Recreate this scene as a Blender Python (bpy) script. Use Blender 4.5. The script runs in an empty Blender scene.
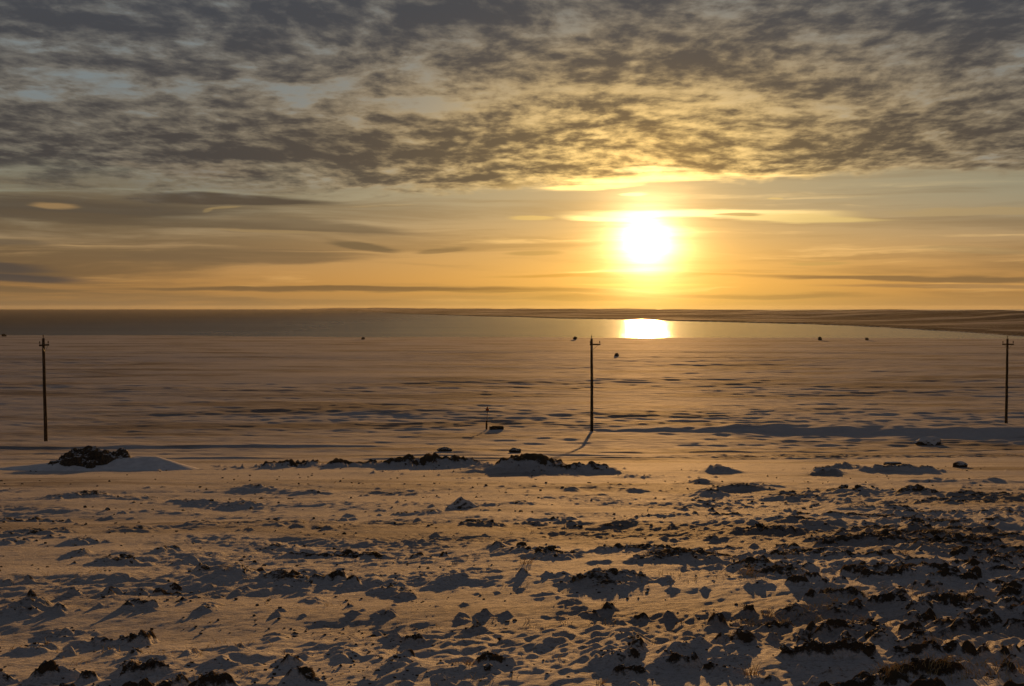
import bpy, bmesh, math, random
import numpy as np
from mathutils import Vector, Matrix, noise as mnoise

random.seed(7)
SC = bpy.context.scene
COL = SC.collection
R = math.radians

# ------------------------------------------------------------------ camera numbers
F = 1422.0            # focal length in pixels of a 1024 px wide picture
HY = 307.0            # row of the horizon
SUN_AZ = math.atan((646 - 512) / F)
SUN_EL = math.atan((HY - 241) / F)
SUN = Vector((math.sin(SUN_AZ) * math.cos(SUN_EL), math.cos(SUN_AZ) * math.cos(SUN_EL), math.sin(SUN_EL)))
SEA_Z = -14.0

# ------------------------------------------------------------------ noise
def _hash(ix, iy, seed):
    h = (ix.astype(np.int64) * 374761393 + iy.astype(np.int64) * 668265263 + seed * 974711) & 0x7fffffff
    h = ((h ^ (h >> 13)) * 1274126177) & 0x7fffffff
    return (h ^ (h >> 16)) & 0xffff

def perlin(x, y, seed=0):
    x0 = np.floor(x); y0 = np.floor(y)
    fx = x - x0; fy = y - y0
    ux = fx * fx * fx * (fx * (fx * 6 - 15) + 10); uy = fy * fy * fy * (fy * (fy * 6 - 15) + 10)
    def g(dx, dy):
        a = _hash(x0 + dx, y0 + dy, seed) * (2 * math.pi / 65536.0)
        return np.cos(a) * (fx - dx) + np.sin(a) * (fy - dy)
    a = g(0, 0); b = g(1, 0); c = g(0, 1); d = g(1, 1)
    return ((a + (b - a) * ux) + ((c + (d - c) * ux) - (a + (b - a) * ux)) * uy) * 1.45

def sstep(a, b, x):
    t = np.clip((x - a) / (b - a), 0, 1)
    return t * t * (3 - 2 * t)

# ------------------------------------------------------------------ the lie of the land
PD = np.array([-3000, -20, 0, 4, 7, 10, 15, 22, 32, 45, 60, 80, 100, 120, 131, 150, 170, 220, 400, 640, 20000.0])
PZ = np.array([-1.2, -1.5, -1.68, -1.76, -1.96, -2.21, -2.68, -3.42, -4.42, -5.6, -6.95, -8.75, -10.4, -11.95, -12.85, -13.25, -13.42, -13.5, -13.6, -13.7, -13.7])
_dd = np.concatenate([np.linspace(-40, 260, 3001)])
_pz = np.interp(_dd, PD, PZ)
_k = np.exp(-np.linspace(-2, 2, 41) ** 2); _k /= _k.sum()
_pzs = np.convolve(np.pad(_pz, 20, mode='edge'), _k, mode='valid')

def profile(d):
    return np.where((d > -40) & (d < 260), np.interp(d, _dd, _pzs), np.interp(d, PD, PZ))

def ground_at(px, py):
    t = (py - HY) / F
    ds = np.geomspace(3, 700, 6000)
    f = -profile(ds) / ds
    i = int(np.argmax(f <= t))
    d = float(ds[i])
    return (px - 512) / F * d, d

# ridges of broken ground: px, py, half width px, height px, depth metres, turn, dirt
RIDGES = [
    (320, 469, 85, 5, 1.6, 0.02, 1.3), (430, 469, 75, 9, 1.9, -.02, 1.5), (525, 473, 48, 11, 2.2, -.05, 1.5), (585, 474, 34, 5, 1.4, 0, 1.2),
    (640, 478, 30, 3, .8, 0, .8),
    (90, 500, 38, 9, 1.2, 0, .9), (82, 496, 9, 6, .6, 0, 1), (130, 503, 40, 5, 1.0, 0, .8), (255, 492, 38, 6, .9, 0, .9), (310, 493, 22, 4, .7, 0, .8),
    (200, 506, 40, 4, .7, 0, .7), (240, 508, 28, 5, .7, 0, .8),
    (432, 515, 26, 5, .6, .3, .8), (480, 526, 26, 4, .5, 0, .7),
    (520, 508, 25, 4, .5, 0, .7), (597, 503, 11, 5, .5, 0, .5), (573, 492, 12, 5, .7, 0, .8), (635, 492, 16, 5, .7, 0, .7),
    (40, 536, 40, 5, .7, 0, .8), (10, 546, 28, 8, .7, 0, .7), (130, 534, 30, 9, .7, 0, .5), (78, 545, 28, 7, .5, 0, .8), (72, 556, 18, 5, .35, 0, .8),
    (200, 527, 24, 7, .6, 0, .6), (165, 550, 10, 6, .35, 0, .6), (112, 562, 26, 6, .4, 0, .7), (188, 558, 12, 5, .4, 0, .6),
    (270, 545, 28, 5, .5, .2, .7), (222, 575, 42, 11, .7, .1, .7), (290, 580, 40, 6, .5, -.15, .9), (205, 568, 12, 7, .4, 0, .9),
    (420, 540, 25, 5, .5, 0, .7), (390, 588, 24, 6, .45, 0, .6), (408, 592, 10, 5, .3, 0, .6), (310, 596, 18, 6, .35, 0, .3),
    (520, 552, 32, 9, .8, 0, .7), (550, 560, 42, 9, .7, -.1, .9), (500, 546, 14, 5, .5, 0, .8),
    (610, 583, 60, 8, .7, .05, .8), (680, 565, 75, 13, .9, -.05, 1), (760, 575, 60, 13, .9, 0, 1), (640, 552, 50, 6, .6, .05, .9),
    (625, 525, 32, 4, .6, 0, .8), (560, 520, 30, 3, .5, 0, .6), (670, 520, 40, 4, .7, 0, .8),
    (712, 494, 18, 10, .9, 0, 1), (735, 489, 30, 6, 1, .1, .9), (720, 474, 18, 6, 1, 0, .9), (700, 483, 14, 4, .7, 0, .8),
    (850, 471, 32, 6, 1.2, 0, 1), (825, 475, 20, 5, 1, 0, 1), (900, 473, 40, 3, 1, 0, .8), (960, 483, 60, 4, 1.2, 0, .9),
    (800, 498, 38, 8, 1, .1, 1), (762, 487, 26, 4, .8, 0, .8), (870, 495, 50, 5, .9, 0, .8), (915, 497, 28, 11, 1.1, 0, .9), (975, 500, 50, 8, 1.1, 0, .9),
    (860, 512, 28, 8, .9, .25, .9), (800, 526, 40, 15, 1.1, .25, .9), (840, 520, 40, 9, .8, .2, 1), (770, 535, 34, 10, .8, .1, .9),
    (880, 532, 45, 11, .8, .2, .8), (900, 524, 26, 9, .7, 0, .5), (860, 545, 55, 8, .7, .1, 1), (960, 535, 55, 12, .9, .05, .9), (1010, 545, 30, 10, .8, 0, .9),
    (930, 555, 60, 9, .7, 0, 1), (820, 562, 50, 10, .7, 0, .9), (1000, 575, 40, 9, .7, 0, .9), (900, 580, 50, 8, .6, 0, .9),
    (545, 595, 22, 10, .4, 0, .3), (572, 600, 22, 10, .45, 0, .4), (460, 612, 9, 5, .22, 0, .4), (270, 629, 18, 8, .3, 0, .3),
    (485, 645, 20, 12, .35, 0, .2), (385, 655, 22, 11, .35, 0, .3), (395, 664, 20, 9, .3, 0, .7), (345, 652, 18, 12, .35, 0, .6),
    (60, 625, 38, 7, .35, 0, .5), (75, 632, 18, 7, .3, 0, .7), (15, 610, 26, 9, .45, 0, .8), (110, 645, 16, 8, .28, 0, .9), (135, 648, 10, 6, .22, 0, .9),
    (185, 648, 10, 9, .22, 0, 1), (130, 662, 22, 6, .22, 0, .9), (30, 640, 30, 7, .3, 0, .8), (205, 606, 14, 9, .35, 0, .6), (235, 640, 28, 5, .28, 0, .7),
    (225, 660, 20, 6, .25, 0, .6), (300, 675, 15, 7, .2, 0, .9), (60, 670, 30, 6, .22, 0, .8), (160, 678, 20, 6, .2, 0, .8),
    (640, 640, 22, 5, .25, 0, .7), (690, 652, 24, 5, .25, 0, .7), (610, 660, 26, 6, .25, 0, .7), (740, 640, 26, 5, .3, 0, .8),
    (800, 610, 24, 9, .4, 0, .9), (830, 604, 18, 9, .4, 0, 1), (860, 628, 45, 9, .4, 0, .7), (925, 610, 30, 7, .4, 0, .8), (960, 628, 34, 8, .35, 0, .9),
    (880, 645, 20, 9, .3, 0, 1), (925, 648, 22, 9, .3, 0, .8), (990, 620, 30, 8, .4, 0, .9), (955, 672, 30, 8, .3, 0, .9), (1010, 660, 20, 8, .3, 0, .9), (780, 625, 30, 6, .3, 0, .9),
]
_RW = []
for (px, py, hw, hp, dep, rot, dr) in RIDGES:
    x, d = ground_at(px, py)
    _RW.append((x, d, hw / F * d, hp / F * d * float(np.interp(d, [7, 12, 25, 45], [.11, .18, .40, .85])), dep, rot, dr * (.72 if d < 9.5 else 1)))

def land(X, Y, S):
    """height and bare-earth share at X, Y; S is the spacing of the sheet there"""
    z = profile(Y)
    r = np.hypot(X, Y)
    def oct_(lam, seed, ax=1.0, ay=1.0):
        w = sstep(1.6, 3.2, lam / np.maximum(S, 1e-6))
        return perlin(X / (lam * ax) + seed * 3.7, Y / (lam * ay) - seed * 5.1, seed) * w
    XS = X - .42 * Y                                   # wind-carved ripples run aslant
    def ost_(lam, seed):
        w = sstep(1.1, 2.4, lam / np.maximum(S, 1e-6))
        return perlin(XS / (lam * .9) + seed * 3.7, Y / (lam * 1.9) - seed * 5.1, seed) * w
    # near slope and far plain weights
    near = 1 - sstep(45, 110, r)
    mid = sstep(60, 140, r)
    px = 512 + F * X / np.maximum(Y, 2.0)
    py = HY - F * profile(Y) / np.maximum(Y, 2.0)
    smooth = sstep(38, 55, r) * (1 - sstep(110, 135, r))          # wind-packed track between slope and plain
    # hummocks
    reg = sstep(560, 930, px) * sstep(462, 520, py)
    rgh = .38 + .35 * reg + 1.15 * sstep(-.35, .5, perlin(X / 4.5 + 20, Y / 2.6, 16) + .5 * perlin(X / 1.5 + 20, Y / 1.1, 32))
    hum = .10 * oct_(5.5, 1, 1.3) + .055 * oct_(2.2, 2, 1.5) + rgh * (.024 * oct_(1.0, 3, 1.4) + .020 * ost_(.5, 4) + .0165 * ost_(.25, 17) + .0135 * ost_(.125, 18) + .009 * ost_(.065, 19))
    z = z + hum * near * (1 - .6 * smooth)
    # drifts of the plain
    warp = 14 * perlin(X / 60, Y / 45, 30)
    pm = .55 + 1.1 * sstep(-.35, .45, perlin(X / 85 + 2, Y / 38, 27) + .5 * perlin(X / 24, Y / 11, 28))
    pl = (.36 * oct_(70, 5, 2.6) + .20 * oct_(30, 6, 2.8) + pm * (.055 * oct_(13, 7, 3.0) + .045 * oct_(6, 8, 2.4)) + (.45 + .55 * pm) * (.080 * oct_(2.8, 9, 1.7) + .075 * oct_(1.3, 13, 1.8) + .04 * oct_(.7, 31, 1.5)))
    shore_f = 1 - sstep(420, 560, r) * .75
    z = z + pl * mid * shore_f
    z = z + smooth * (.07 * oct_(9, 10, 2.5) + .05 * oct_(4, 11, 3) + .02 * oct_(1.5, 12, 2))
    # wheel ruts along the track
    yr = Y - 1.2 * np.sin(X / 23.0) - .02 * X
    rut = 0
    for c, a in ((86, .10), (89.5, .12), (97, .12), (101, .10), (110, .12)):
        rut = rut - a * np.exp(-((yr - c) / .55) ** 2) + a * .8 * np.exp(-((yr - c - 1.3) / .7) ** 2)
    z = z + rut * (.5 + .8 * perlin(X / 7, Y / 3, 14))
    # embankment on the right of the track
    tp = sstep(4, 34, X) * (1 - sstep(150, 260, X))
    yb = Y - 8 * perlin(X / 60.0, X * 0 + .3, 15) + .08 * X
    z = z + tp * (.55 + .3 * perlin(X / 9, Y / 9, 34)) * sstep(150, 156, yb) * (1 - sstep(157, 163, yb))
    tp2 = 1 - sstep(-18, 6, X)
    z = z + tp2 * .5 * sstep(100, 112, Y + .1 * X) * (1 - sstep(113, 126, Y + .1 * X))
    # bare earth
    nw = .4 + .6 * sstep(7, 20, r)
    n = nw * (.34 * perlin(X / 3.2 + 9, Y / 2.2, 20) + .36 * perlin(X / 1.2, Y / .7 + 4, 21)) + .34 * perlin(X / .45, Y / .30, 22) + (.5 - .25 * nw) * perlin(X / .17, Y / .13, 25)
    bias = -.42 + .24 * sstep(560, 930, px) * sstep(462, 520, py) * (1 - .25 * sstep(600, 680, py)) + .13 * sstep(590, 680, py) * (1 - sstep(150, 420, px)) + .10 * sstep(520, 600, py)
    dirt = sstep(-.04, .2, n + bias) * near * (1 - smooth)
    rg = np.zeros_like(z)
    ndx = .25 * perlin(X / 2.6, Y / 1.5, 29) + .50 * oct_(1.1, 23, 1.0, .8) + .45 * oct_(.42, 24, 1, .8) + .2 * oct_(.18, 26, 1, .8)
    for (rx, ry, a, h, b, rot, dr) in _RW:
        m = (np.abs(X - rx) < 2.6 * a + b) & (np.abs(Y - ry) < 3 * b + a * abs(math.sin(rot)) * 2 + .2)
        if not m.any():
            continue
        cx = X[m] - rx; cy = Y[m] - ry
        u = (cx * math.cos(rot) + cy * math.sin(rot)) / a
        v = (-cx * math.sin(rot) + cy * math.cos(rot)) / b
        g = np.exp(-np.clip(u * u + v * v, 0, 20) * .9)
        rg[m] = np.maximum(rg[m], h * g * np.clip(1 + 1.1 * ndx[m], .15, 2.2))
        dirt[m] = np.maximum(dirt[m], dr * sstep(.38, .95, g * .85 + 1.0 * n[m]))
    z = z + rg
    # clods: billowed noise where the earth is bare
    cl = np.zeros_like(z)
    for lam, amp, seed in ((.9, .02, 40), (.42, .026, 41), (.2, .027, 42), (.1, .024, 43), (.055, .016, 44)):
        w = sstep(1.3, 2.6, lam / np.maximum(S, 1e-6))
        q = perlin(X / lam + seed, Y / lam, seed)
        cl = cl + amp * (1 - np.abs(q) * 1.8) * w
    z = z + np.clip(cl, -.04, 1) * dirt * near
    # berm far texture
    farcl = .16 * (1 - np.abs(perlin(X / 1.3, Y / 1.0, 45)) * 1.7) + .07 * (1 - np.abs(perlin(X / .5, Y / .8, 46)) * 1.7)
    z = z + np.clip(farcl, 0, 1) * dirt * sstep(45, 60, r) * (1 - sstep(75, 85, r))
    # bare streaks out on the plain
    nf = .6 * perlin(X / 40 + 3, Y / 22, 50) + .45 * perlin(X / 13, Y / 7, 51) + .3 * perlin(X / 5, Y / 3, 52)
    dirt = np.maximum(dirt, .66 * sstep(.10, .70, nf + .10 * sstep(380, 560, r)) * mid)
    rutd = np.exp(-((yr - 93) / 5.5) ** 2) * sstep(5, 16, X) * sstep(-.45, .2, perlin(X / 2.2, Y / .9, 53) + .5 * perlin(X / .7, Y / .5, 54))
    dirt = np.maximum(dirt, .95 * rutd)
    z = z + .14 * rutd * sstep(1, 2, 1.0 / np.maximum(S, 1e-6)) * (1 - np.abs(perlin(X / .9, Y / .7, 55)) * 2)
    # shores
    nz = 30 * perlin(X / 130, X * 0 + .5, 60) + 9 * perlin(X / 35, X * 0 + 1.5, 61) + 3 * perlin(X / 9, X * 0 + 2.5, 64)
    y_near = 640 - .20 * X * (X < 0) - .10 * X * (X > 0) + nz
    cpx = np.array([-4000, 200, 300, 330, 400, 480, 560, 700, 850, 950, 1010, 1060, 1200, 1500, 9000.0])
    cpd = np.array([90000, 60000, 9000, 5200, 2900, 2150, 1750, 1370, 1050, 815, 695, 630, 520, 400, 300.0])
    y_far = np.interp(px, cpx, cpd) + (18 * perlin(X / 60, Y / 60, 62) + 45 * perlin(X / 190, Y / 190, 65)) * sstep(600, 1200, Y)
    inland = Y - y_far
    under = sstep(-2, 14, Y - y_near) * (1 - sstep(-12, 3, inland))
    z = z - 3.2 * under
    rise = sstep(0, 60, inland) * .8 + sstep(80, 900, inland) * 2.2
    hills = sstep(60, 500, inland) * (1.4 * perlin(X / 420, Y / 260, 66) + 1.0 * perlin(X / 160, Y / 100, 67) + .5 * perlin(X / 60, Y / 40, 68))
    back = 1.15 * y_far + 250 + 260 * perlin(X / 400, Y / 900, 56) + 90 * perlin(X / 120, Y / 300, 57)     # the spit ends, water again
    rise = rise - 9 * sstep(-120, 160, inland - back)
    crest = np.exp(-((inland - .75 * back) / (.30 * np.abs(back) + 50)) ** 2) * (5.2 + 2.0 * perlin(X / 350, Y / 900, 58) + 1.5 * perlin(X / 110, Y / 400, 59))
    z = np.where(Y > 300, z + np.where(inland > 0, rise + hills + np.clip(crest, 0, 12), 0), z)
    nd2 = perlin(X / 300, Y / 90, 69) + .6 * perlin(X / 90, Y / 30, 70)
    fd = sstep(-8, 6, inland) * sstep(300, 500, Y) * np.clip(.95 + .5 * nd2 + .6 * sstep(70, 10, inland), .80, 1)
    dirt = np.maximum(dirt * (1 - under), fd)
    return z, dirt

def zat(x, y, s=.03):
    z, d = land(np.array([float(x)]), np.array([float(y)]), np.array([s]))
    return float(z[0])

# ------------------------------------------------------------------ node helpers
class NB:
    """small expression builder over a node tree"""
    def __init__(self, tree):
        self.t = tree
    def math(self, op, a, b=None, c=None):
        n = self.t.nodes.new('ShaderNodeMath'); n.operation = op
        for i, v in enumerate((a, b, c)):
            if v is None: continue
            self.put(n.inputs[i], v)
        return E(self, n.outputs[0])
    def put(self, sock, v):
        if isinstance(v, (E, V)): self.t.links.new(v.s, sock)
        elif hasattr(v, 'is_output'): self.t.links.new(v, sock)
        else: sock.default_value = v
    def vmath(self, op, a, b=None, scale=None):
        n = self.t.nodes.new('ShaderNodeVectorMath'); n.operation = op
        self.put(n.inputs[0], a)
        if b is not None: self.put(n.inputs[1], b)
        if scale is not None: self.put(n.inputs['Scale'], scale)
        return n
    def smooth(self, x, a, b, lo=0.0, hi=1.0):
        n = self.t.nodes.new('ShaderNodeMapRange'); n.interpolation_type = 'SMOOTHSTEP'
        self.put(n.inputs[0], x); self.put(n.inputs[1], a); self.put(n.inputs[2], b)
        n.inputs[3].default_value = lo; n.inputs[4].default_value = hi
        return E(self, n.outputs[0])
    def vec(self, x, y, z=0.0):
        n = self.t.nodes.new('ShaderNodeCombineXYZ')
        self.put(n.inputs[0], x); self.put(n.inputs[1], y); self.put(n.inputs[2], z)
        return V(self, n.outputs[0])
    def noise(self, vec, scale, detail=4.0, rough=.5, dist=0.0):
        n = self.t.nodes.new('ShaderNodeTexNoise')
        self.put(n.inputs['Vector'], vec)
        n.inputs['Scale'].default_value = scale; n.inputs['Detail'].default_value = detail
        n.inputs['Roughness'].default_value = rough; n.inputs['Distortion'].default_value = dist
        return E(self, n.outputs[0])
    def mix(self, a, b, t):
        n = self.t.nodes.new('ShaderNodeMix'); n.data_type = 'VECTOR'; n.clamp_factor = True
        self.put(n.inputs[0], t); self.put(n.inputs[4], a); self.put(n.inputs[5], b)
        return V(self, n.outputs[1])
class E:
    def __init__(self, b, s): self.b = b; self.s = s
    def __add__(self, o): return self.b.math('ADD', self, o)
    __radd__ = __add__
    def __mul__(self, o): return self.b.math('MULTIPLY', self, o)
    __rmul__ = __mul__
    def __sub__(self, o): return self.b.math('SUBTRACT', self, o)
    def __rsub__(self, o): return self.b.math('SUBTRACT', o, self)
    def __truediv__(self, o): return self.b.math('DIVIDE', self, o)
    def exp(self): return self.b.math('EXPONENT', self)
    def max(self, o): return self.b.math('MAXIMUM', self, o)
    def min(self, o): return self.b.math('MINIMUM', self, o)
    def pow(self, o): return self.b.math('POWER', self, o)
class V:
    def __init__(self, b, s): self.b = b; self.s = s
    def __add__(self, o): return V(self.b, self.b.vmath('ADD', self, o).outputs[0])
    def __mul__(self, o):
        if isinstance(o, (E, float, int)): return V(self.b, self.b.vmath('SCALE', self, scale=o).outputs[0])
        return V(self.b, self.b.vmath('MULTIPLY', self, o).outputs[0])
def const(b, c): 
    return b.vec(*c)

# ------------------------------------------------------------------ sky
def make_world():
    w = bpy.data.worlds.new("World"); SC.world = w; w.use_nodes = True
    t = w.node_tree; t.nodes.clear(); b = NB(t)
    out = t.nodes.new('ShaderNodeOutputWorld'); bg = t.nodes.new('ShaderNodeBackground')
    t.links.new(bg.outputs[0], out.inputs[0])
    bg.inputs[1].default_value = 0.1
    sky = t.nodes.new('ShaderNodeTexSky'); sky.sky_type = 'NISHITA'; sky.sun_disc = False
    sky.sun_elevation = SUN_EL; sky.sun_rotation = SUN_AZ
    sky.altitude = 0; sky.air_density = 1.0; sky.dust_density = 1.6; sky.ozone_density = 1.0
    tc = t.nodes.new('ShaderNodeTexCoord')
    sep = t.nodes.new('ShaderNodeSeparateXYZ'); t.links.new(tc.outputs['Generated'], sep.inputs[0])
    dx, dy, dz = (E(b, sep.outputs[i]) for i in range(3))
    az = b.math('ARCTAN2', dx, dy)
    el = b.math('ARCSINE', dz)
    dot = E(b, b.vmath('DOT_PRODUCT', tc.outputs['Generated'], tuple(SUN)).outputs['Value'])
    th = b.math('ARCCOSINE', dot.min(.9999999))
    t1 = th * -1.0
    g_wide = (t1 / .30).exp()
    g_mid = (t1 / .105).exp()
    A = lambda px: (px - 512) / F            # columns and rows of the photo as directions
    L = lambda py: (HY - py) / F
    # --- clear sky
    base = V(b, b.vmath('SCALE', sky.outputs[0], scale=.1).outputs[0])
    low = b.smooth(el, 0.0, .085)
    grad = b.mix((.37, .178, .050), (.212, .224, .172), low)
    grad = grad + const(b, (.60, .34, .04)) * (g_mid * (1.15 - low * .88)) + const(b, (.06, .045, .02)) * g_wide
    clear = b.mix(grad, base, .05)
    # --- thin streaks low in the sky
    wv = b.vec(az * 3.0, el * 34.0, 1.3)
    wob = b.noise(wv, 2.2, 5, .55)
    els = el + (wob - .5) * .012
    st = b.noise(b.vec(az * 2.2, els * 46.0, 4.0), 1.6, 6, .58, .3)
    left = b.smooth(az, -.02, -.36)
    s_amt = b.smooth(st + left * .13, .46, .66)
    s_amt = s_amt * b.smooth(el, .115, .07) 
    s_col = const(b, (.122, .080, .042)) + const(b, (.42, .215, .03)) * g_mid
    clear = b.mix(clear, s_col, s_amt * (left * .40 + .42))
    # bright wisps
    st2 = b.noise(b.vec(az * 3.5, els * 75.0, 9.0), 1.5, 5, .6, .4)
    clear = clear + (const(b, (.14, .085, .03)) + const(b, (.55, .36, .12)) * g_mid) * (b.smooth(st2, .56, .74) * b.smooth(el, .10, .06))
    # single clouds: px, py, half width, half height, slope, colour, sun part, opacity
    for (px, py, hw, hh, sl, c, c2, op) in [
        (60, 215, 190, 13, .00, (.098, .074, .050), (.1, .06, .01), .92), (235, 201, 95, 5.0, .00, (.085, .064, .045), (.1, .06, .01), .95), (150, 224, 150, 6, .03, (.120, .085, .050), (.1, .06, .01), .7),
        (70, 211, 24, 3.5, .0, (.34, .21, .09), (.1, .06, .01), .8),
        (300, 226, 110, 7, .05, (.150, .105, .060), (.1, .06, .01), .75), (365, 246, 32, 4, .12, (.130, .090, .05), (.1, .06, .0), .7), (440, 249, 24, 3, -.1, (.15, .10, .05), (.1, .06, .0), .5),
        (20, 278, 95, 6, .03, (.076, .060, .050), (.05, .03, 0), .92), (-20, 266, 85, 5, .05, (.080, .062, .050), (.05, .03, 0), .85), (20, 247, 50, 3, 0, (.1, .075, .05), (.05, .03, 0), .6),
        (320, 289, 210, 3.5, .00, (.150, .088, .038), (.22, .10, .01), .9), (520, 291, 120, 3, .01, (.17, .095, .03), (.35, .16, .01), .7),
        (900, 280, 170, 3.5, .01, (.165, .105, .05), (.30, .13, .01), .85), (960, 287, 160, 3.0, .0, (.20, .12, .06), (.2, .1, .01), .6), (610, 276, 130, 2.8, .01, (.3, .17, .04), (.5, .2, .0), .6),
        (760, 296, 110, 4, .01, (.2, .12, .04), (.35, .15, .01), .65), (600, 298, 70, 3.5, 0, (.25, .13, .03), (.35, .15, .01), .6),
        (640, 286, 70, 2.0, .0, (.5, .3, .06), (1.0, .62, .12), .7),
        (240, 258, 120, 10, .0, (.16, .105, .055), (.1, .05, .01), .55),
        (228, 209, 16, 1.6, -.08, (.33, .23, .10), (.1, .06, .01), .6), (213, 212, 5, 2.6, -.3, (.33, .23, .10), (.1, .06, .01), .5), (275, 233, 60, 1.8, .02, (.33, .22, .10), (.1, .06, .01), .7), (70, 243, 60, 2, .0, (.27, .18, .09), (.1, .06, .01), .6),
        (190, 165, 75, 17, .07, (.31, .21, .115), (.1, .06, .01), .75), (215, 176, 60, 6, .05, (.17, .12, .075), (.1, .06, .01), .8),
        (715, 215, 120, 4.6, .01, (.45, .30, .10), (1.6, 1.2, .55), 1), (800, 220, 70, 3.4, .02, (.42, .29, .11), (1.2, .85, .3), .9), (615, 219, 48, 3.0, .05, (.5, .3, .1), (1.7, 1.3, .5), 1),
        (633, 196, 15, 2.2, .0, (.6, .4, .15), (1.2, .9, .4), .9), (532, 217, 22, 1.6, 0, (.5, .33, .12), (.6, .4, .1), .8), (772, 200, 8, 1.4, 0, (.5, .35, .15), (.6, .4, .1), .8),
        (735, 217, 22, 1.8, .0, (.30, .19, .07), (.1, .05, .01), .7),
        (960, 216, 85, 3.0, .01, (.36, .26, .13), (.5, .3, .08), .75), (815, 262, 32, 2.2, 0, (.36, .22, .08), (.6, .35, .05), .7), (960, 253, 60, 2.2, .03, (.33, .22, .1), (.3, .2, .05), .5),
        (535, 255, 30, 4, 0, (.25, .17, .06), (.3, .15, .02), .5),
    ]:
        u = (az - A(px)) / (hw / F)
        v = (els - L(py) + (az - A(px)) * sl) / (hh / F)
        q = (u * u * .8 + v * v) * -1.0
        amt = b.smooth(q.exp() + (st - .5) * .9, .25, .75) * op
        clear = b.mix(clear, const(b, c) + const(b, c2) * g_mid, amt)
    # --- the broken deck above, on a flat layer seen in perspective
    zz = dz.max(.01) + .10
    pp = b.vec(dx / zz, dy / zz * .78)
    wq = b.noise(pp, .8, 3, .5)
    pw = pp + b.vec(wq * .3, wq * .3)
    n1 = b.noise(pw, 5.8, 6, .57)
    n2 = b.noise(pw * const(b, (.7, 1.5, 1.0)) + (7.0, 3.0, 0.0), 1.1, 4, .5)
    n3 = b.noise(pw * const(b, (1.0, .8, 1.0)) + (3.0, 9.0, 0.0), 17.0, 4, .6)
    dens = n1 * .56 + n3 * .20 + n2 * .44
    top = b.smooth(el, .10, .22)
    lf = b.smooth(az, -.05, -.30)
    lowb = b.smooth(el, .155, .105)
    D = b.smooth(dens + top * .075 + lowb * (.048 - lf * .025) + (n3 - .5) * .16, .49, .74)
    edge = b.smooth(az, -.30, .30, .074, .0885) + (b.noise(b.vec(az * 8.0, 2.0), 1.6, 4, .6) - .5) * .016
    cov = b.smooth(el - edge + (n1 - .5) * .018, -.001, .0065)
    cov_l = b.smooth(el - edge + (n1 - .5) * .05, -.006, .03)
    cov = cov_l * lf + cov * (1.0 - lf)
    g_deck = ((th / .20).pow(2.0) * -1.0).exp()
    g_dk2 = ((th / .10).pow(2.0) * -1.0).exp()
    thin = const(b, (.215, .188, .145)) + const(b, (.60, .365, .085)) * g_deck + const(b, (.85, .52, .11)) * g_dk2
    thin = b.mix(thin, (.165, .168, .165), top * .75)
    thick = const(b, (.062, .055, .051)) + const(b, (.105, .062, .012)) * g_deck
    thick = b.mix(thick, (.060, .065, .076), top * .85)
    deck = b.mix(thin, thick, D)
    gap = b.smooth(dens, .575, .45)
    deck = b.mix(deck, (.190, .245, .270), gap * (1.0 - g_deck) * .6)
    rim = b.smooth(el - edge, .010, -.001) * g_dk2
    rim2 = b.smooth(el - edge, .0075, .000)
    deck = deck + const(b, (1.2, .75, .22)) * rim + const(b, (.16, .11, .05)) * (rim2 * b.smooth(az, -.05, .1))
    allc = b.mix(clear, deck, cov)
    # bright ragged underside just above the sun
    for (px, py, hw, hh, c) in ((640, 181, 95, 5, (1.0, .68, .20)), (590, 188, 50, 3.5, (.9, .58, .15)), (750, 177, 90, 2.6, (.34, .22, .07)), (930, 169, 130, 3.0, (.07, .05, .025)), (650, 172, 45, 4, (.9, .65, .25))):
        u = (az - A(px)) / (hw / F); v = (els - L(py)) / (hh / F)
        allc = allc + const(b, c) * b.smooth(((u * u + v * v) * -1.0).exp() + (st2 - .5) * 1.2, .3, .8)
    # bank of mist on the horizon
    fog = ((el / .011).pow(2.0) * -1.0).exp()
    allc = b.mix(allc, const(b, (.27, .165, .075)) + const(b, (.62, .36, .04)) * g_mid, fog * .65)
    # the veiled sun itself
    dR = (t1 / .0135).exp(); dG = (t1 / .0120).exp(); dB = (t1 / .0098).exp()
    d3 = (t1 / .05).exp()
    veil = b.smooth(st2, .30, .70, .65, 1.25)
    allc = allc + b.vec(dR * 7.2, dG * 6.3, dB * 4.6) * veil + const(b, (.34, .19, .025)) * d3
    # unseen sky overhead and behind, darkened to lessen ambient light; then below the horizon
    allc = b.mix(allc, (.040, .044, .056), b.smooth(el, .22, .42))
    allc = b.mix(allc, (.050, .052, .060), b.smooth(dy, .2, -.5) * b.smooth(el, .0, .1))
    allc = b.mix(allc, (.07, .065, .06), b.smooth(el, -.004, -.02))
    fin = V(b, b.vmath('SCALE', allc, scale=10.0).outputs[0])
    t.links.new(fin.s, bg.inputs[0])
make_world()

# ------------------------------------------------------------------ materials
def mat(name):
    m = bpy.data.materials.new(name); m.use_nodes = True
    t = m.node_tree
    return m, t, t.nodes['Principled BSDF'], NB(t)

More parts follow.
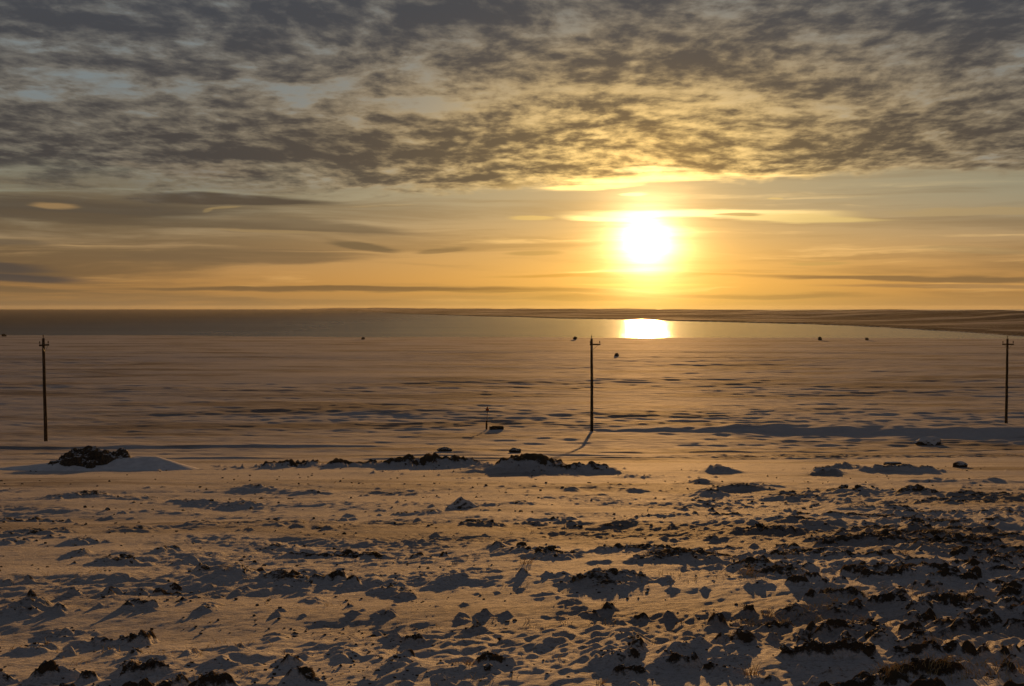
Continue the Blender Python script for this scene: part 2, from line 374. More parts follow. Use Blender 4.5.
def ground_material():
    m, t, p, b = mat('snow_and_earth')
    geo = t.nodes.new('ShaderNodeNewGeometry'); pos = geo.outputs['Position']
    at = t.nodes.new('ShaderNodeAttribute'); at.attribute_name = 'dirt'
    dirt = E(b, at.outputs['Fac'])
    nf = b.noise(pos, 9.0, 5, .65)
    nm = b.noise(pos, 2.2, 4, .6)
    nb = b.noise(pos, .35, 3, .5)
    nk = b.noise(pos, 9.0, 8, .78)
    sp = t.nodes.new('ShaderNodeSeparateXYZ'); t.links.new(geo.outputs['Normal'], sp.inputs[0])
    flat = b.smooth(E(b, sp.outputs[2]), .72, .96)
    k = b.smooth(dirt + (nk - .5) * 2.6 - flat * .38, .34, .62)
    earth = b.mix((.050, .039, .028), (.155, .115, .076), nm)
    earth = b.mix(earth, (.15, .105, .06), b.smooth(nf, .60, .75) * .6)  # gold glints put into the earth colour as lighter straw flecks
    snow = b.mix((.50, .48, .48), (.70, .69, .70), nb * .5 + nf * .5)
    speck = b.smooth(b.noise(pos, 24.0, 4, .7), .50, .68)
    snow = b.mix(snow, (.20, .155, .11), speck * b.smooth(nm, .34, .62) * .8)
    crust = b.smooth(b.noise(pos, 60.0, 2, .6), .56, .70)
    snow = b.mix(snow, (.16, .12, .085), crust * .45)
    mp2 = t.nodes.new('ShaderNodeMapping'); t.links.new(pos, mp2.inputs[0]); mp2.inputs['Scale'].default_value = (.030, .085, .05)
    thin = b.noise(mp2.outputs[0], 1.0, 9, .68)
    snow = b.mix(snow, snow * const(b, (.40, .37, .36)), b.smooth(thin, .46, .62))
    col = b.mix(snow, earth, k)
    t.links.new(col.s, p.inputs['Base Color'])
    rg = t.nodes.new('ShaderNodeMapRange'); b.put(rg.inputs[0], k); rg.inputs[3].default_value = .85; rg.inputs[4].default_value = 1.0
    t.links.new(rg.outputs[0], p.inputs['Roughness'])
    t.links.new((.06 - k * .06).max(0.0).s, p.inputs['Specular IOR Level'])
    # fine wind ripples and grain
    mp = t.nodes.new('ShaderNodeMapping'); t.links.new(pos, mp.inputs[0])
    mp.inputs['Rotation'].default_value = (0, 0, R(-28)); mp.inputs['Scale'].default_value = (1.0, 3.2, 1.0)
    rip = b.noise(mp.outputs[0], 7.0, 4, .55, .4)
    gr = b.noise(pos, 38.0, 3, .6)
    rip2 = b.noise(mp.outputs[0], 19.0, 4, .6, .5)
    hgt = rip * .045 + rip2 * .028 + gr * .011 + nk * k * .06
    bump = t.nodes.new('ShaderNodeBump'); bump.inputs['Strength'].default_value = .75; bump.inputs['Distance'].default_value = 1.0
    t.links.new(hgt.s, bump.inputs['Height']); t.links.new(bump.outputs[0], p.inputs['Normal'])
    return m

def water_material():
    m, t, p, b = mat('water')
    p.inputs['Base Color'].default_value = (.020, .027, .024, 1)
    p.inputs['Roughness'].default_value = .20
    p.inputs['IOR'].default_value = 1.333
    geo = t.nodes.new('ShaderNodeNewGeometry'); pos = geo.outputs['Position']
    mp = t.nodes.new('ShaderNodeMapping'); t.links.new(pos, mp.inputs[0]); mp.inputs['Scale'].default_value = (.35, 1.0, 1.0)
    wv = b.noise(mp.outputs[0], .30, 5, .6)
    big = b.noise(mp.outputs[0], .012, 3, .5)
    bump = t.nodes.new('ShaderNodeBump'); bump.inputs['Strength'].default_value = 1.0
    t.links.new((wv * 1.3).s, bump.inputs['Height']); t.links.new(bump.outputs[0], p.inputs['Normal'])
    bump.inputs['Distance'].default_value = .6
    rr = t.nodes.new('ShaderNodeMapRange'); b.put(rr.inputs[0], big); rr.inputs[3].default_value = .10; rr.inputs[4].default_value = .16
    sp = t.nodes.new('ShaderNodeSeparateXYZ'); t.links.new(pos, sp.inputs[0])
    ruffled = b.smooth(E(b, sp.outputs[0]) + (big - .5) * 260, 160, -620)          # open water to the left is wind-ruffled
    t.links.new((E(b, rr.outputs[0]) + ruffled * .40).s, p.inputs['Roughness'])
    return m

def simple_material(name, c1, c2, scale, rough=.85, bump=.02, spec=.3, stretch=(1, 1, 1), trans=0.0):
    m, t, p, b = mat(name)
    tc = t.nodes.new('ShaderNodeTexCoord')
    mp = t.nodes.new('ShaderNodeMapping'); t.links.new(tc.outputs['Object'], mp.inputs[0]); mp.inputs['Scale'].default_value = stretch
    n = b.noise(mp.outputs[0], scale, 5, .6)
    t.links.new(b.mix(c1, c2, b.smooth(n, .35, .65)).s, p.inputs['Base Color'])
    p.inputs['Roughness'].default_value = rough; p.inputs['Specular IOR Level'].default_value = spec
    if bump:
        bp = t.nodes.new('ShaderNodeBump'); bp.inputs['Distance'].default_value = bump; bp.inputs['Strength'].default_value = .8
        t.links.new(n.s, bp.inputs['Height']); t.links.new(bp.outputs[0], p.inputs['Normal'])
    return m

def clod_material(name, snow_lo, snow_hi):
    m, t, p, b = mat(name)
    geo = t.nodes.new('ShaderNodeNewGeometry')
    sep = t.nodes.new('ShaderNodeSeparateXYZ'); t.links.new(geo.outputs['Normal'], sep.inputs[0])
    n = b.noise(geo.outputs['Position'], 14.0, 5, .65)
    nz = E(b, sep.outputs[2])
    k = b.smooth(nz + (n - .5) * .9, snow_lo, snow_hi)
    earth = b.mix((.046, .035, .026), (.16, .118, .076), b.smooth(n, .35, .7))
    t.links.new(b.mix(earth, (.70, .68, .68), k).s, p.inputs['Base Color'])
    p.inputs['Roughness'].default_value = .85; p.inputs['Specular IOR Level'].default_value = .25
    bp = t.nodes.new('ShaderNodeBump'); bp.inputs['Distance'].default_value = .04
    t.links.new(n.s, bp.inputs['Height']); t.links.new(bp.outputs[0], p.inputs['Normal'])
    return m

M_GROUND = ground_material()
M_SEA = water_material()
M_WOOD = simple_material('weathered_wood', (.035, .024, .016), (.085, .058, .038), 6.0, .85, .01, .2, (6, 6, .35))
M_PORC = simple_material('insulator_glaze', (.06, .04, .03), (.10, .07, .05), 20, .7, 0)
M_STEEL = simple_material('galvanised_steel', (.16, .16, .16), (.24, .24, .24), 20, .5, 0)
M_ORANGE = simple_material('orange_paint', (.50, .11, .015), (.36, .07, .012), 12, .6, 0)
M_DARKPOST = simple_material('dark_post', (.05, .022, .012), (.09, .04, .02), 10, .8, .005)
M_CRATE = simple_material('dark_timber', (.035, .028, .024), (.06, .05, .04), 5, .85, .01, .2, (1, 5, 5))
M_CLOD = clod_material('frozen_earth', .80, 1.05)
M_STONE = clod_material('stone_under_snow', .55, .85)
M_SNOWY = clod_material('snow_covered_stone', .05, .45)
M_STRAW = simple_material('dry_grass', (.46, .33, .15), (.62, .47, .24), 3, .8, 0, .2)

# ------------------------------------------------------------------ object helpers
def link(name, me, m=None, parent=None):
    o = bpy.data.objects.new(name, me); COL.objects.link(o)
    if m: me.materials.append(m)
    if parent: o.parent = parent
    return o
def tag(o, label=None, cat=None, group=None, kind=None):
    if label: o['label'] = label
    if cat: o['category'] = cat
    if group: o['group'] = group
    if kind: o['kind'] = kind
    return o
def empty(name, loc, rot=(0, 0, 0)):
    o = bpy.data.objects.new(name, None); COL.objects.link(o); o.location = loc; o.rotation_euler = rot
    return o
def grid_mesh(name, P, faces):
    me = bpy.data.meshes.new(name)
    me.vertices.add(len(P)); me.vertices.foreach_set('co', P.astype(np.float32).ravel())
    n, k = faces.shape
    me.loops.add(n * k); me.loops.foreach_set('vertex_index', faces.astype(np.int32).ravel())
    me.polygons.add(n); me.polygons.foreach_set('loop_start', np.arange(0, n * k, k, dtype=np.int32))
    me.update(calc_edges=True)
    return me

# ------------------------------------------------------------------ ground, one polar sheet round the camera
def make_ground():
    q = .00105
    inner = np.arange(-.45, .4501, q)
    outer = [.45]; st = q
    while outer[-1] < math.pi - .02:
        st = min(st * 1.06, .09); outer.append(outer[-1] + st)
    outer = np.array(outer[1:]); outer = outer[outer < math.pi - .02]
    ang = np.concatenate([-outer[::-1], inner, outer])
    r = [1.0]
    while r[-1] < 9200:
        x = r[-1]
        k = .012 if x < 5 else .0030 if x < 45 else .0045 if x < 700 else .012 if x < 7000 else .03
        r.append(x * (1 + k))
    r = np.array(r)
    RR, AA = np.meshgrid(r, ang, indexing='ij')
    X = (RR * np.sin(AA)).ravel(); Y = (RR * np.cos(AA)).ravel()
    da = np.gradient(ang)
    S = (np.gradient(r)[:, None] * .55 + 0 * AA)
    S = np.maximum(S, RR * da[None, :]).ravel()
    z, d = land(X, Y, S)
    P = np.stack([X, Y, z], 1)
    nr, na = len(r), len(ang)
    i = np.arange(nr - 1)[:, None] * na; j = np.arange(na)[None, :]; j2 = (j + 1) % na
    f = np.stack([i + j, i + j2, i + na + j2, i + na + j], -1).reshape(-1, 4)[:, ::-1]
    # close the middle with a fan of quads onto a centre point
    me = grid_mesh('ground', P, f)
    bm_c = None
    a = me.attributes.new('dirt', 'FLOAT', 'POINT'); a.data.foreach_set('value', d.astype(np.float32))
    me.polygons.foreach_set('use_smooth', np.ones(len(f), dtype=bool))
    o = link('ground', me, M_GROUND); tag(o, kind='structure')
    return o
GROUND = make_ground()

def make_sea():
    n = 96
    r = np.concatenate([[60.0], np.geomspace(200, 9000, 40)])
    a = np.linspace(0, 2 * math.pi, n, endpoint=False)
    RR, AA = np.meshgrid(r, a, indexing='ij')
    P = np.stack([RR * np.sin(AA), RR * np.cos(AA) + 0, np.full_like(RR, SEA_Z)], -1).reshape(-1, 3)
    i = np.arange(len(r) - 1)[:, None] * n; j = np.arange(n)[None, :]; j2 = (j + 1) % n
    f = np.stack([i + j, i + j2, i + n + j2, i + n + j], -1).reshape(-1, 4)[:, ::-1]
    o = link('sea', grid_mesh('sea', P, f), M_SEA); tag(o, kind='structure')
make_sea()

# ------------------------------------------------------------------ utility poles
def tube(bm, p0, p1, r0, r1, n=12, rings=1, jitter=0.0):
    p0 = Vector(p0); p1 = Vector(p1); ax = (p1 - p0)
    qt = ax.to_track_quat('Z', 'Y'); prev = None
    for k in range(rings + 1):
        t = k / rings; c = p0 + ax * t
        if 0 < k < rings: c = c + Vector((random.uniform(-1, 1), random.uniform(-1, 1), 0)) * jitter
        rr = r0 + (r1 - r0) * t
        ring = [bm.verts.new(c + qt @ Vector((math.cos(2 * math.pi * i / n) * rr, math.sin(2 * math.pi * i / n) * rr, 0))) for i in range(n)]
        if prev:
            for i in range(n): bm.faces.new((prev[i], prev[(i + 1) % n], ring[(i + 1) % n], ring[i]))
        else:
            bm.faces.new(ring[::-1])
        prev = ring
    bm.faces.new(prev)
def box(bm, c, s, rot=None):
    mt = Matrix.Translation(Vector(c)) @ (rot.to_4x4() if rot else Matrix.Identity(4)) @ Matrix.Diagonal((*s, 1))
    bmesh.ops.create_cube(bm, size=1, matrix=mt)
def lathe(bm, c, prof, n=10):
    prev = None; c = Vector(c)
    for (r, z) in prof:
        ring = [bm.verts.new(c + Vector((math.cos(2 * math.pi * i / n) * r, math.sin(2 * math.pi * i / n) * r, z))) for i in range(n)]
        if prev:
            for i in range(n): bm.faces.new((prev[i], prev[(i + 1) % n], ring[(i + 1) % n], ring[i]))
        else: bm.faces.new(ring[::-1])
        prev = ring
    bm.faces.new(prev)
def bm_obj(name, bm, m, parent=None, smooth=False, bevel=0.0):
    if bevel: bmesh.ops.bevel(bm, geom=bm.edges[:], offset=bevel, segments=2, affect='EDGES')
    bmesh.ops.recalc_face_normals(bm, faces=bm.faces[:])
    me = bpy.data.meshes.new(name); bm.to_mesh(me); bm.free()
    if smooth:
        for p in me.polygons: p.use_smooth = True
    return link(name, me, m, parent)

def utility_pole(px, d, height, label, arm, arm_off, pins, turn, lean, rad):
    x = (px - 512) / F * d
    o = empty('utility_pole', (x, d, zat(x, d, .4) - .25), (lean[1], lean[0], turn))
    tag(o, label, 'utility pole', 'wooden utility poles across the snowy plain')
    bm = bmesh.new(); tube(bm, (0, 0, 0), (0, 0, height + .25), rad, rad * .72, 14, 8, .012)
    bm_obj('pole', bm, M_WOOD, o, True)
    az = height - .38
    yo = -rad * .74 - .065
    bm = bmesh.new(); box(bm, (arm_off, yo, az), (arm, .12, .15)); bm_obj('crossarm', bm, M_WOOD, o, False, .012)
    for s in (-1, 1):
        ex = arm_off + s * arm * .33
        bm = bmesh.new(); tube(bm, (ex, yo - .085, az - .03), (s * .02, -rad * .80 - .035, az - .62), .018, .018, 6); bm_obj('arm_brace', bm, M_STEEL, o)
    for q in pins:
        bm = bmesh.new(); lathe(bm, (arm_off + q * arm * .5, yo, az + .077), [(.018, 0), (.018, .10), (.065, .105), (.075, .15), (.045, .19), (.06, .22), (.04, .29), (.015, .31)])
        bm_obj('insulator', bm, M_PORC, o, True)
    bm = bmesh.new(); lathe(bm, (0, 0, height + .252), [(.03, 0), (.03, .16), (.06, .17), (.07, .22), (.04, .30), (.015, .33)]); bm_obj('insulator', bm, M_PORC, o, True)
    return o
utility_pole(45, 131, 9.9, 'wooden utility pole behind the dark earth mound, its short crossarm seen nearly end on', 1.15, -.12, (-.9, .9), R(62), (R(-1.2), 0), .175)
utility_pole(592, 151, 9.85, 'wooden utility pole below the low sun with its crossarm reaching right of the top', 1.15, .33, (-.88, .88), R(8), (R(-.2), 0), .175)
utility_pole(1007, 163, 9.7, 'wooden utility pole on the shaded bank with a level centred crossarm', 1.35, .0, (-.9, .9), R(4), (R(.4), 0), .17)

# ------------------------------------------------------------------ marker post and the timber lying by it
def marker():
    d = 153; x = (486.5 - 512) / F * d
    o = empty('marker_post', (x, d, zat(x, d, .4) - .05))
    tag(o, 'thin marker post with an orange triangular top beside a low dark timber', 'marker post')
    bm = bmesh.new(); tube(bm, (0, 0, 0), (0, 0, 1.0), .10, .09, 10, 2, .004); bm_obj('base_post', bm, M_DARKPOST, o, True)
    bm = bmesh.new(); tube(bm, (.05, 0, .9), (.09, 0, 2.15), .026, .022, 8); bm_obj('rod', bm, M_DARKPOST, o, True)
    bm = bmesh.new()
    v = [(-.22, 0, 0), (.22, 0, 0), (.03, 0, .46), (-.03, 0, .46)]
    fr = [bm.verts.new(Vector(c) + Vector((.09, -.035, 2.05))) for c in v]; bk = [bm.verts.new(Vector(c) + Vector((.09, .035, 2.05))) for c in v]
    bm.faces.new(fr); bm.faces.new(bk[::-1])
    for i in range(4): bm.faces.new((fr[i], fr[(i + 1) % 4], bk[(i + 1) % 4], bk[i]))
    bm_obj('top_mark', bm, M_ORANGE, o, False, .008)
    tx = (496.5 - 512) / F * d
    bm = bmesh.new()
    box(bm, (0, 0, .2), (1.55, .30, .34)); box(bm, (.1, .02, .39), (1.2, .26, .07), Matrix.Rotation(.03, 3, 'Y'))
    for s in (-.6, .55): box(bm, (s, 0, .02), (.14, .42, .12))
    t = bm_obj('timber_baulk', bm, M_CRATE, None, False, .02)
    t.location = (tx, d - .2, zat(tx, d - .2, .4) - .04); t.rotation_euler = (0, 0, R(5))
    tag(t, 'low dark timber lying in the snow at the foot of the orange marker', 'timber')
marker()

# ------------------------------------------------------------------ stones and clods
def lump_mesh(name, seed, sx, sy, sz, rough=.35, sub=3, flat=0.0):
    bm = bmesh.new(); bmesh.ops.create_icosphere(bm, subdivisions=sub, radius=1)
    off = Vector((seed * 13.1, seed * 7.7, seed * 3.3))
    for v in bm.verts:
        p = v.co.copy()
        k = 1 + rough * mnoise.noise(p * 1.1 + off) * 1.4 + rough * .7 * mnoise.noise(p * 2.6 + off) + rough * .35 * mnoise.noise(p * 6 + off)
        c = mnoise.cell(p * 1.7 + off)
        v.co = Vector((p.x * sx, p.y * sy, p.z * sz)) * (k + .10 * c * rough)
        if flat and v.co.z > sz * flat: v.co.z = sz * flat + (v.co.z - sz * flat) * .25
    me = bpy.data.meshes.new(name); bm.to_mesh(me); bm.free()
    return me

def boulder(name, px, py, wpx, hpx, m, label, cat, seed, d=None, rough=.3, flat=0.0, sink=.3, depth=.8, turn=0.0):
    if d is None: x, d = ground_at(px, py)
    else: x = (px - 512) / F * d
    w = wpx / F * d / 2; h = hpx / F * d / (2 - 2 * sink) 
    me = lump_mesh(name, seed, w, w * depth, h, rough, 3, flat)
    o = link(name, me, m); o.location = (x, d, zat(x, d, max(.03, d * .0025)) + h * (1 - 2 * sink)); o.rotation_euler = (0, 0, turn)
    tag(o, label, cat); return o
boulder('earth_clump', 444, 453, 14, 4, M_CLOD, 'dark earth lump on the smooth track, nearest below the orange marker', 'earth lump', 3, sink=.25)
boulder('earth_clump', 515, 453, 12, 4.5, M_CLOD, 'dark earth lump on the smooth track between marker and tallest middle pole', 'earth lump', 4, sink=.25)
boulder('boulder', 894, 467, 17, 7, M_STONE, 'dark slab of rock with snowy top behind the rubble, below the shaded bank', 'rock', 5, flat=.6, rough=.2, sink=.3)
boulder('boulder', 961, 468, 16, 6, M_STONE, 'smaller half buried rock under the right pole, beside the dark slab', 'rock', 6, rough=.25)
boulder('boulder', 930, 444, 24, 8, M_SNOWY, 'snow covered rock standing out on the flat below the right pole', 'rock', 8, rough=.25, sink=.35)
for (px, d, w, h, lb, s) in ((820, 585, 4, 3.2, 'dark rock on the near shore right of the sun glitter, left one of two', 21), (867, 585, 3.4, 2.8, 'dark rock on the near shore toward the right pole, right one of two', 22),
                             (575, 598, 4, 3, 'tiny dark rock on the shoreline just left of the middle pole top', 23), (617, 395, 4, 3, 'dark stone alone on the plain just right of the middle pole top', 24),
                             (363, 600, 3.5, 2.2, 'dark stone on the shoreline left of centre below the far headland tip', 25), (4, 660, 5, 2.6, 'dark rock at the left end of the shoreline beyond the left pole', 26)):
    boulder('shore_rock', px, 0, w, h, M_CLOD, lb, 'rock', s, d=d, rough=.3, sink=.2)

# the pyramid of snow-dusted earth
def peaked_lump(px, py, wpx, hpx, label):
    x, d = ground_at(px, py); w = wpx / F * d / 2; h = hpx / F * d
    bm = bmesh.new(); bmesh.ops.create_icosphere(bm, subdivisions=4, radius=1)
    for v in bm.verts:
        p = v.co.copy(); t = max(0.0, p.z); q = math.hypot(p.x, p.y)
        nz = mnoise.noise(p * 1.6) * .16 + mnoise.noise(p * 4) * .09 + mnoise.noise(p * 10) * .04
        hh = max(0.0, 1 - q) ** .95 if p.z > 0 else -.25 * (1 - q)
        sk = 1.0 + .35 * (p.x > 0) * p.x
        v.co = Vector((p.x * w * sk, p.y * w * .9, (hh + nz * (1 - .5 * q)) * h))
    me = bpy.data.meshes.new('earth_clump'); bm.to_mesh(me); bm.free()
    o = link('earth_clump', me, M_STONE); o.location = (x, d, zat(x, d, .06) - .02)
    tag(o, label, 'earth lump')
peaked_lump(461, 511, 34, 13, 'small peaked lump of earth dusted with snow, alone on the lit slope')

# earth mound beside the left pole: dark rubble crown on a snow drift
def earth_mound():
    x0, d0 = ground_at(92, 470)
    o = empty('earth_mound', (x0, d0, zat(x0, d0, .15)))
    tag(o, 'mound of dark rubble with a long snow drift at its foot, by the left pole', 'earth mound')
    k = d0 / F
    def gridpart(name, xs, ys, fz, m):
        Xg, Yg = np.meshgrid(xs, ys, indexing='ij')
        gz, _ = land((Xg + x0).ravel(), (Yg + d0).ravel(), np.full(Xg.size, .15))
        zz = fz(Xg.ravel(), Yg.ravel()) 
        P = np.stack([Xg.ravel(), Yg.ravel(), gz - o.location.z + zz], 1)
        ny = len(ys); i = np.arange(len(xs) - 1)[:, None] * ny; j = np.arange(ny - 1)[None, :]
        f = np.stack([i + j, i + ny + j, i + ny + j + 1, i + j + 1], -1).reshape(-1, 4)
        me = grid_mesh(name, P, f); me.polygons.foreach_set('use_smooth', np.ones(len(f), dtype=bool))
        return link(name, me, m, o)
    def drift(X, Y):
        a = X / k
        prof = np.interp(a, [-190, -140, -80, -45, 0, 40, 62, 112, 130], [-.25, .12, .4, .55, .72, .82, .80, .10, -.25])
        g = np.exp(-(np.clip(np.abs(Y - .5), 0, 9) / 1.7) ** 2)
        lump = .24 * perlin(X / 1.6, Y / .9, 78) + .09 * perlin(X / .8, Y / .8, 71) + .05 * perlin(X / .35, Y / .35, 72)
        return prof * g - .22 + lump * g * sstep(60, 20, np.abs(a))
    gridpart('snow_drift', np.linspace(-200 * k, 140 * k, 200), np.linspace(-3.2, 4.5, 80), drift, M_DRIFT)
    def heap(X, Y):
        a = (X / k + 2)
        w = perlin(X / .9, Y / .9, 73) * 6
        pr = np.interp(a + w, [-62, -44, -25, -10, 10, 26, 44, 66], [-.1, .42, .95, 1.22, 1.16, .98, .62, .05])
        g = np.exp(-(np.clip(np.abs(Y - .45), 0, 9) / 1.3) ** 2)
        cl = .16 * (1 - 2 * np.abs(perlin(X / .55, Y / .55, 74))) + .10 * (1 - 2 * np.abs(perlin(X / .25, Y / .25, 75)))
        return pr * g * 1.03 + cl * sstep(.1, .5, pr * g) - .42 + .20 * perlin(X / .75, Y / .6, 76) + .16 * perlin(X / .3, Y / .3, 77)
    gridpart('rubble_heap', np.linspace(-66 * k, 66 * k, 190), np.linspace(-1.6, 3.2, 110), heap, M_HEAP)
M_DRIFT = simple_material('drift_snow', (.66, .65, .66), (.80, .79, .80), 3, .6, .03)
M_HEAP = clod_material('rubble_earth', .74, 1.0)
earth_mound()

# ------------------------------------------------------------------ clods over the slope
CLOD_MESHES = [lump_mesh('clod', 50 + i, random.uniform(.8, 1.25), random.uniform(.7, 1.0), random.uniform(.5, .85), .55, 3) for i in range(9)]
for me in CLOD_MESHES: me.materials.append(M_CLOD)
def scatter(n, y0, y1, seed, thr, strew=0.0):
    """points of the slope, even over the view, kept where the earth is bare"""
    rs = np.random.RandomState(seed)
    px = rs.uniform(-60, 1084, n); py = rs.uniform(y0, y1, n)
    ds = np.geomspace(5, 75, 4000); f = -profile(ds) / ds * F + HY
    d = np.interp(-py, -f, ds); X = (px - 512) / F * d
    s = d * .0025
    z, dirt = land(X, d, s)
    keep = (dirt > thr * rs.uniform(.5, 1.0, n)) | (rs.uniform(0, 1, n) < strew * (.12 + 1.1 * sstep(.05, .6, perlin(X / 1.8, d / 1.2, 33))))
    return X[keep], d[keep], z[keep], rs
X, Yv, Z, rs = scatter(3000, 478, 690, 3, .7)
sel = rs.permutation(len(X))[:230]
for i, q in enumerate(sel):
    d = Yv[q]; s = rs.uniform(1.8, 4.6) / F * d * (1.6 if rs.rand() < .10 else .8)
    s = min(s, .13)
    o = bpy.data.objects.new('clod', CLOD_MESHES[i % 9]); COL.objects.link(o)
    o.location = (X[q], d, Z[q] + s * .12); o.scale = (s, s, s * rs.uniform(.7, 1.1)); o.rotation_euler = (rs.uniform(-.4, .4), rs.uniform(-.4, .4), rs.uniform(0, 6.28))
    tag(o, 'small dark frozen clod of earth poking through the snow on the near slope', 'clod', 'frozen clods on the near slope')

def rubble():
    X, Y, Z, rs = scatter(30000, 466, 690, 5, .55, .16)
    base = []
    for i in range(6):
        bm = bmesh.new(); bmesh.ops.create_icosphere(bm, subdivisions=1, radius=1)
        base.append((np.array([v.co * random.uniform(.6, 1.2) for v in bm.verts]), np.array([[v.index for v in f.verts] for f in bm.faces]))); bm.free()
    Ps, Fs, off = [], [], 0
    for i in range(len(X)):
        P, Fc = base[i % 6]
        s = min(rs.uniform(.5, 1.8) ** 1.4 / F * Y[i], .05)
        a = rs.uniform(0, 6.28); c, sn = math.cos(a), math.sin(a)
        Q = P * np.array([s * rs.uniform(.8, 1.6), s, s * rs.uniform(.5, 1.0)])
        Q = np.stack([Q[:, 0] * c - Q[:, 1] * sn + X[i], Q[:, 0] * sn + Q[:, 1] * c + Y[i], Q[:, 2] + Z[i] + s * .2], 1)
        Ps.append(Q); Fs.append(Fc + off); off += len(P)
    me = grid_mesh('rubble', np.concatenate(Ps), np.concatenate(Fs))
    o = link('rubble', me, M_CLOD); tag(o, 'crumbs of frozen earth and grit strewn over the snowy slope', 'rubble', kind='stuff')
rubble()

# ------------------------------------------------------------------ dry grass
def grass_mesh(n, h, spread, seed):
    rs = random.Random(seed); P, Fc = [], []
    for _ in range(n):
        a = rs.uniform(0, 6.28); r = spread * math.sqrt(rs.random()); bx, by = math.cos(a) * r, math.sin(a) * r * .6
        hh = h * rs.uniform(.45, 1); lx, ly = (rs.gauss(.15, .35) + bx / spread * .3) * hh, rs.gauss(0, .3) * hh
        w = rs.uniform(.0022, .0042); t = rs.uniform(0, 3.14); wx, wy = math.cos(t) * w, math.sin(t) * w
        k = len(P)
        for s in range(4):
            u = s / 3; c = (bx + lx * u ** 1.7, by + ly * u ** 1.7, hh * (u - .22 * u * u) - .02); q = 1 - .8 * u
            for (ex, ey) in ((wx, wy), (-wy * .4, wx * .4), (-wx, -wy), (wy * .4, -wx * .4)):
                P.append((c[0] + ex * q, c[1] + ey * q, c[2]))
        for s in range(3):
            for e in range(4):
                Fc.append((k + s * 4 + e, k + s * 4 + (e + 1) % 4, k + s * 4 + 4 + (e + 1) % 4, k + s * 4 + 4 + e))
    return grid_mesh('grass_tuft', np.array(P), np.array(Fc))
def tuft(px, py, hpx, spx, n, seed, label):
    x, d = ground_at(px, py)
    me = grass_mesh(n, hpx / F * d, spx / F * d, seed); o = link('grass_tuft', me, M_STRAW)
    o.location = (x, d, zat(x, d, d * .0025)); tag(o, label, 'grass', 'dry grass tufts on the near slope')
tuft(462, 666, 15, 10, 60, 1, 'low straw coloured grass tuft catching light in front of a snowy hummock')
tuft(748, 582, 20, 8, 34, 2, 'tuft of thin dry stems at the edge of the big dark rubble band')
tuft(752, 678, 26, 7, 26, 3, 'tall sparse dry stems close to the lower edge, right of the straw tuft')
tuft(607, 606, 13, 6, 26, 4, 'small dry grass tuft in the shade below the middle of the rubble band')
tuft(527, 566, 15, 7, 28, 5, 'dry grass tuft on the lit snow below the dark ridge, near the picture centre')
tuft(770, 612, 15, 6, 24, 6, 'dry stems on the small bare patch just below the rubble band')
tuft(868, 622, 12, 10, 34, 7, 'gold lit dry grass on the ridge at the lower right among dark clods')
tuft(980, 676, 13, 9, 30, 8, 'gold lit dry grass near the lower right corner')
tuft(600, 682, 15, 5, 18, 9, 'few thin dry stems at the bottom edge right of centre')
tuft(905, 560, 9, 7, 26, 10, 'dry grass behind the rubble on the far right of the slope')
tuft(225, 578, 9, 6, 20, 11, 'small dry stems on the dark ridge at the left of the slope')

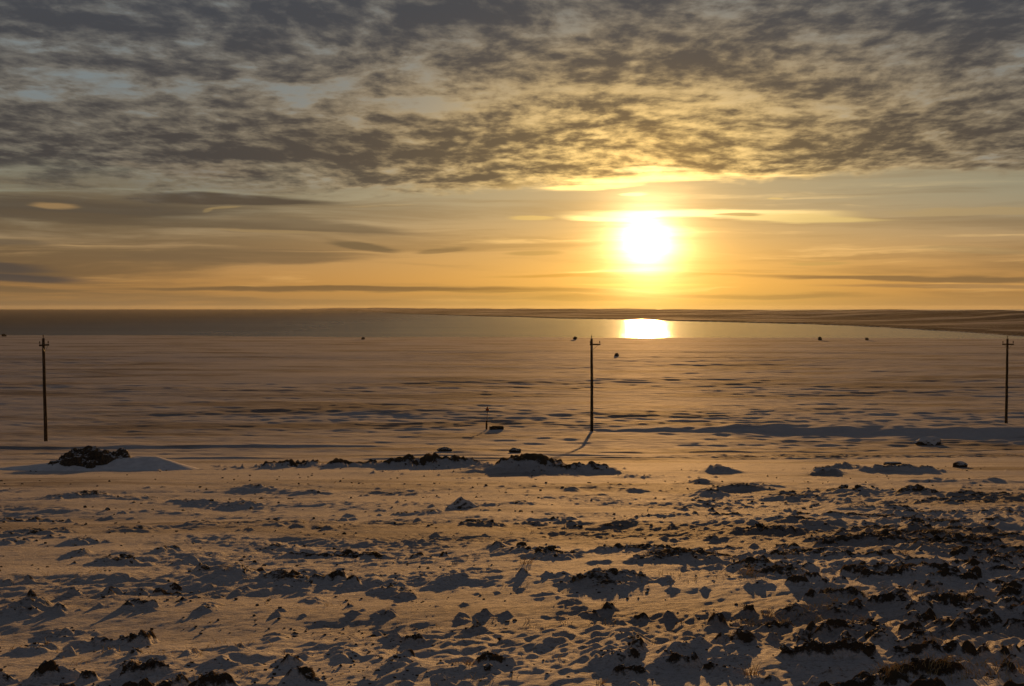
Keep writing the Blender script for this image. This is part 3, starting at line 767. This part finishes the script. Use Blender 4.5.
def stubble():
    rs = np.random.RandomState(11); n = 26000
    px = rs.uniform(-60, 1084, n); py = rs.uniform(482, 690, n)
    ds = np.geomspace(5, 75, 4000); d = np.interp(-py, profile(ds) / ds * F - HY, ds); X = (px - 512) / F * d
    z, dirt = land(X, d, d * .0025)
    pat = perlin(X / 1.6, d / 1.2, 81) + .5 * perlin(X / .5, d / .4, 82)
    pr = .10 + .9 * sstep(520, 900, px) * sstep(480, 540, py)
    k = (pat > .30) & (rs.uniform(0, 1, n) < pr * (.3 + dirt))
    P, Fc = [], []
    for x, y, zz in zip(X[k], d[k], z[k]):
        for _ in range(3):
            h = rs.uniform(.02, .055) + .0012 * y; a = rs.uniform(0, 6.28); ln = rs.uniform(.3, 1.3) * h
            dx, dy = math.cos(a) * ln, math.sin(a) * ln; w = rs.uniform(.0012, .0022) + .00010 * y
            ox, oy = rs.uniform(-.03, .03, 2); q = len(P)
            for (u, f) in ((0, 1), (.5, .8), (1, .25)):
                cx, cy, cz = x + ox + dx * u * u, y + oy + dy * u * u, zz - .008 + h * (u - .2 * u * u)
                P += [(cx - w * f, cy, cz), (cx + w * f * .5, cy + w * f * .8, cz), (cx + w * f * .5, cy - w * f * .8, cz)]
            for s in (0, 3):
                for e in range(3): Fc.append((q + s + e, q + s + (e + 1) % 3, q + s + 3 + (e + 1) % 3, q + s + 3 + e))
    o = link('dry_grass', grid_mesh('dry_grass', np.array(P), np.array(Fc)), M_STRAW)
    tag(o, 'thin straw coloured stubble among the rubble of the slope', 'grass', kind='stuff')
stubble()

# ------------------------------------------------------------------ air
def haze():
    bm = bmesh.new(); bmesh.ops.create_cube(bm, size=1)
    for v in bm.verts: v.co = Vector((v.co.x * 20000, v.co.y * 20000, -18.5 if v.co.z < 0 else 6.0))
    m = bpy.data.materials.new('haze_air'); m.use_nodes = True; t = m.node_tree
    t.nodes.remove(t.nodes['Principled BSDF'])
    v = t.nodes.new('ShaderNodeVolumePrincipled'); v.inputs['Color'].default_value = (.95, .93, .90, 1)
    v.inputs['Density'].default_value = HAZE; v.inputs['Anisotropy'].default_value = .5
    t.links.new(v.outputs[0], t.nodes['Material Output'].inputs['Volume'])
    o = bm_obj('haze', bm, m); tag(o, 'thin golden haze over the bay and the plain', 'haze', kind='stuff')
HAZE = 0.000013
if HAZE: haze()

# ------------------------------------------------------------------ light, camera, render
sl = bpy.data.lights.new('sun', 'SUN'); sl.energy = 3.8; sl.angle = R(.5); sl.color = (1.0, .50, .15)
so = bpy.data.objects.new('sun', sl); COL.objects.link(so)
so.rotation_euler = SUN.to_track_quat('Z', 'Y').to_euler(); so.location = (0, 0, 60)

cam = bpy.data.cameras.new('camera'); co = bpy.data.objects.new('camera', cam); COL.objects.link(co)
cam.sensor_width = 36; cam.lens = F / 1024 * 36; cam.clip_end = 60000; cam.clip_start = .1
pitch = math.atan((343 - HY) / F)
co.location = (0, 0, 0); co.rotation_euler = (math.pi / 2 - pitch, 0, 0)
SC.camera = co
vs = SC.view_settings
vs.view_transform = 'Standard'; vs.look = 'None'; vs.exposure = 0; vs.gamma = 1; vs.use_curve_mapping = False
SC.cycles.use_denoising = True
SC.cycles.volume_bounces = 0; SC.cycles.max_bounces = 6
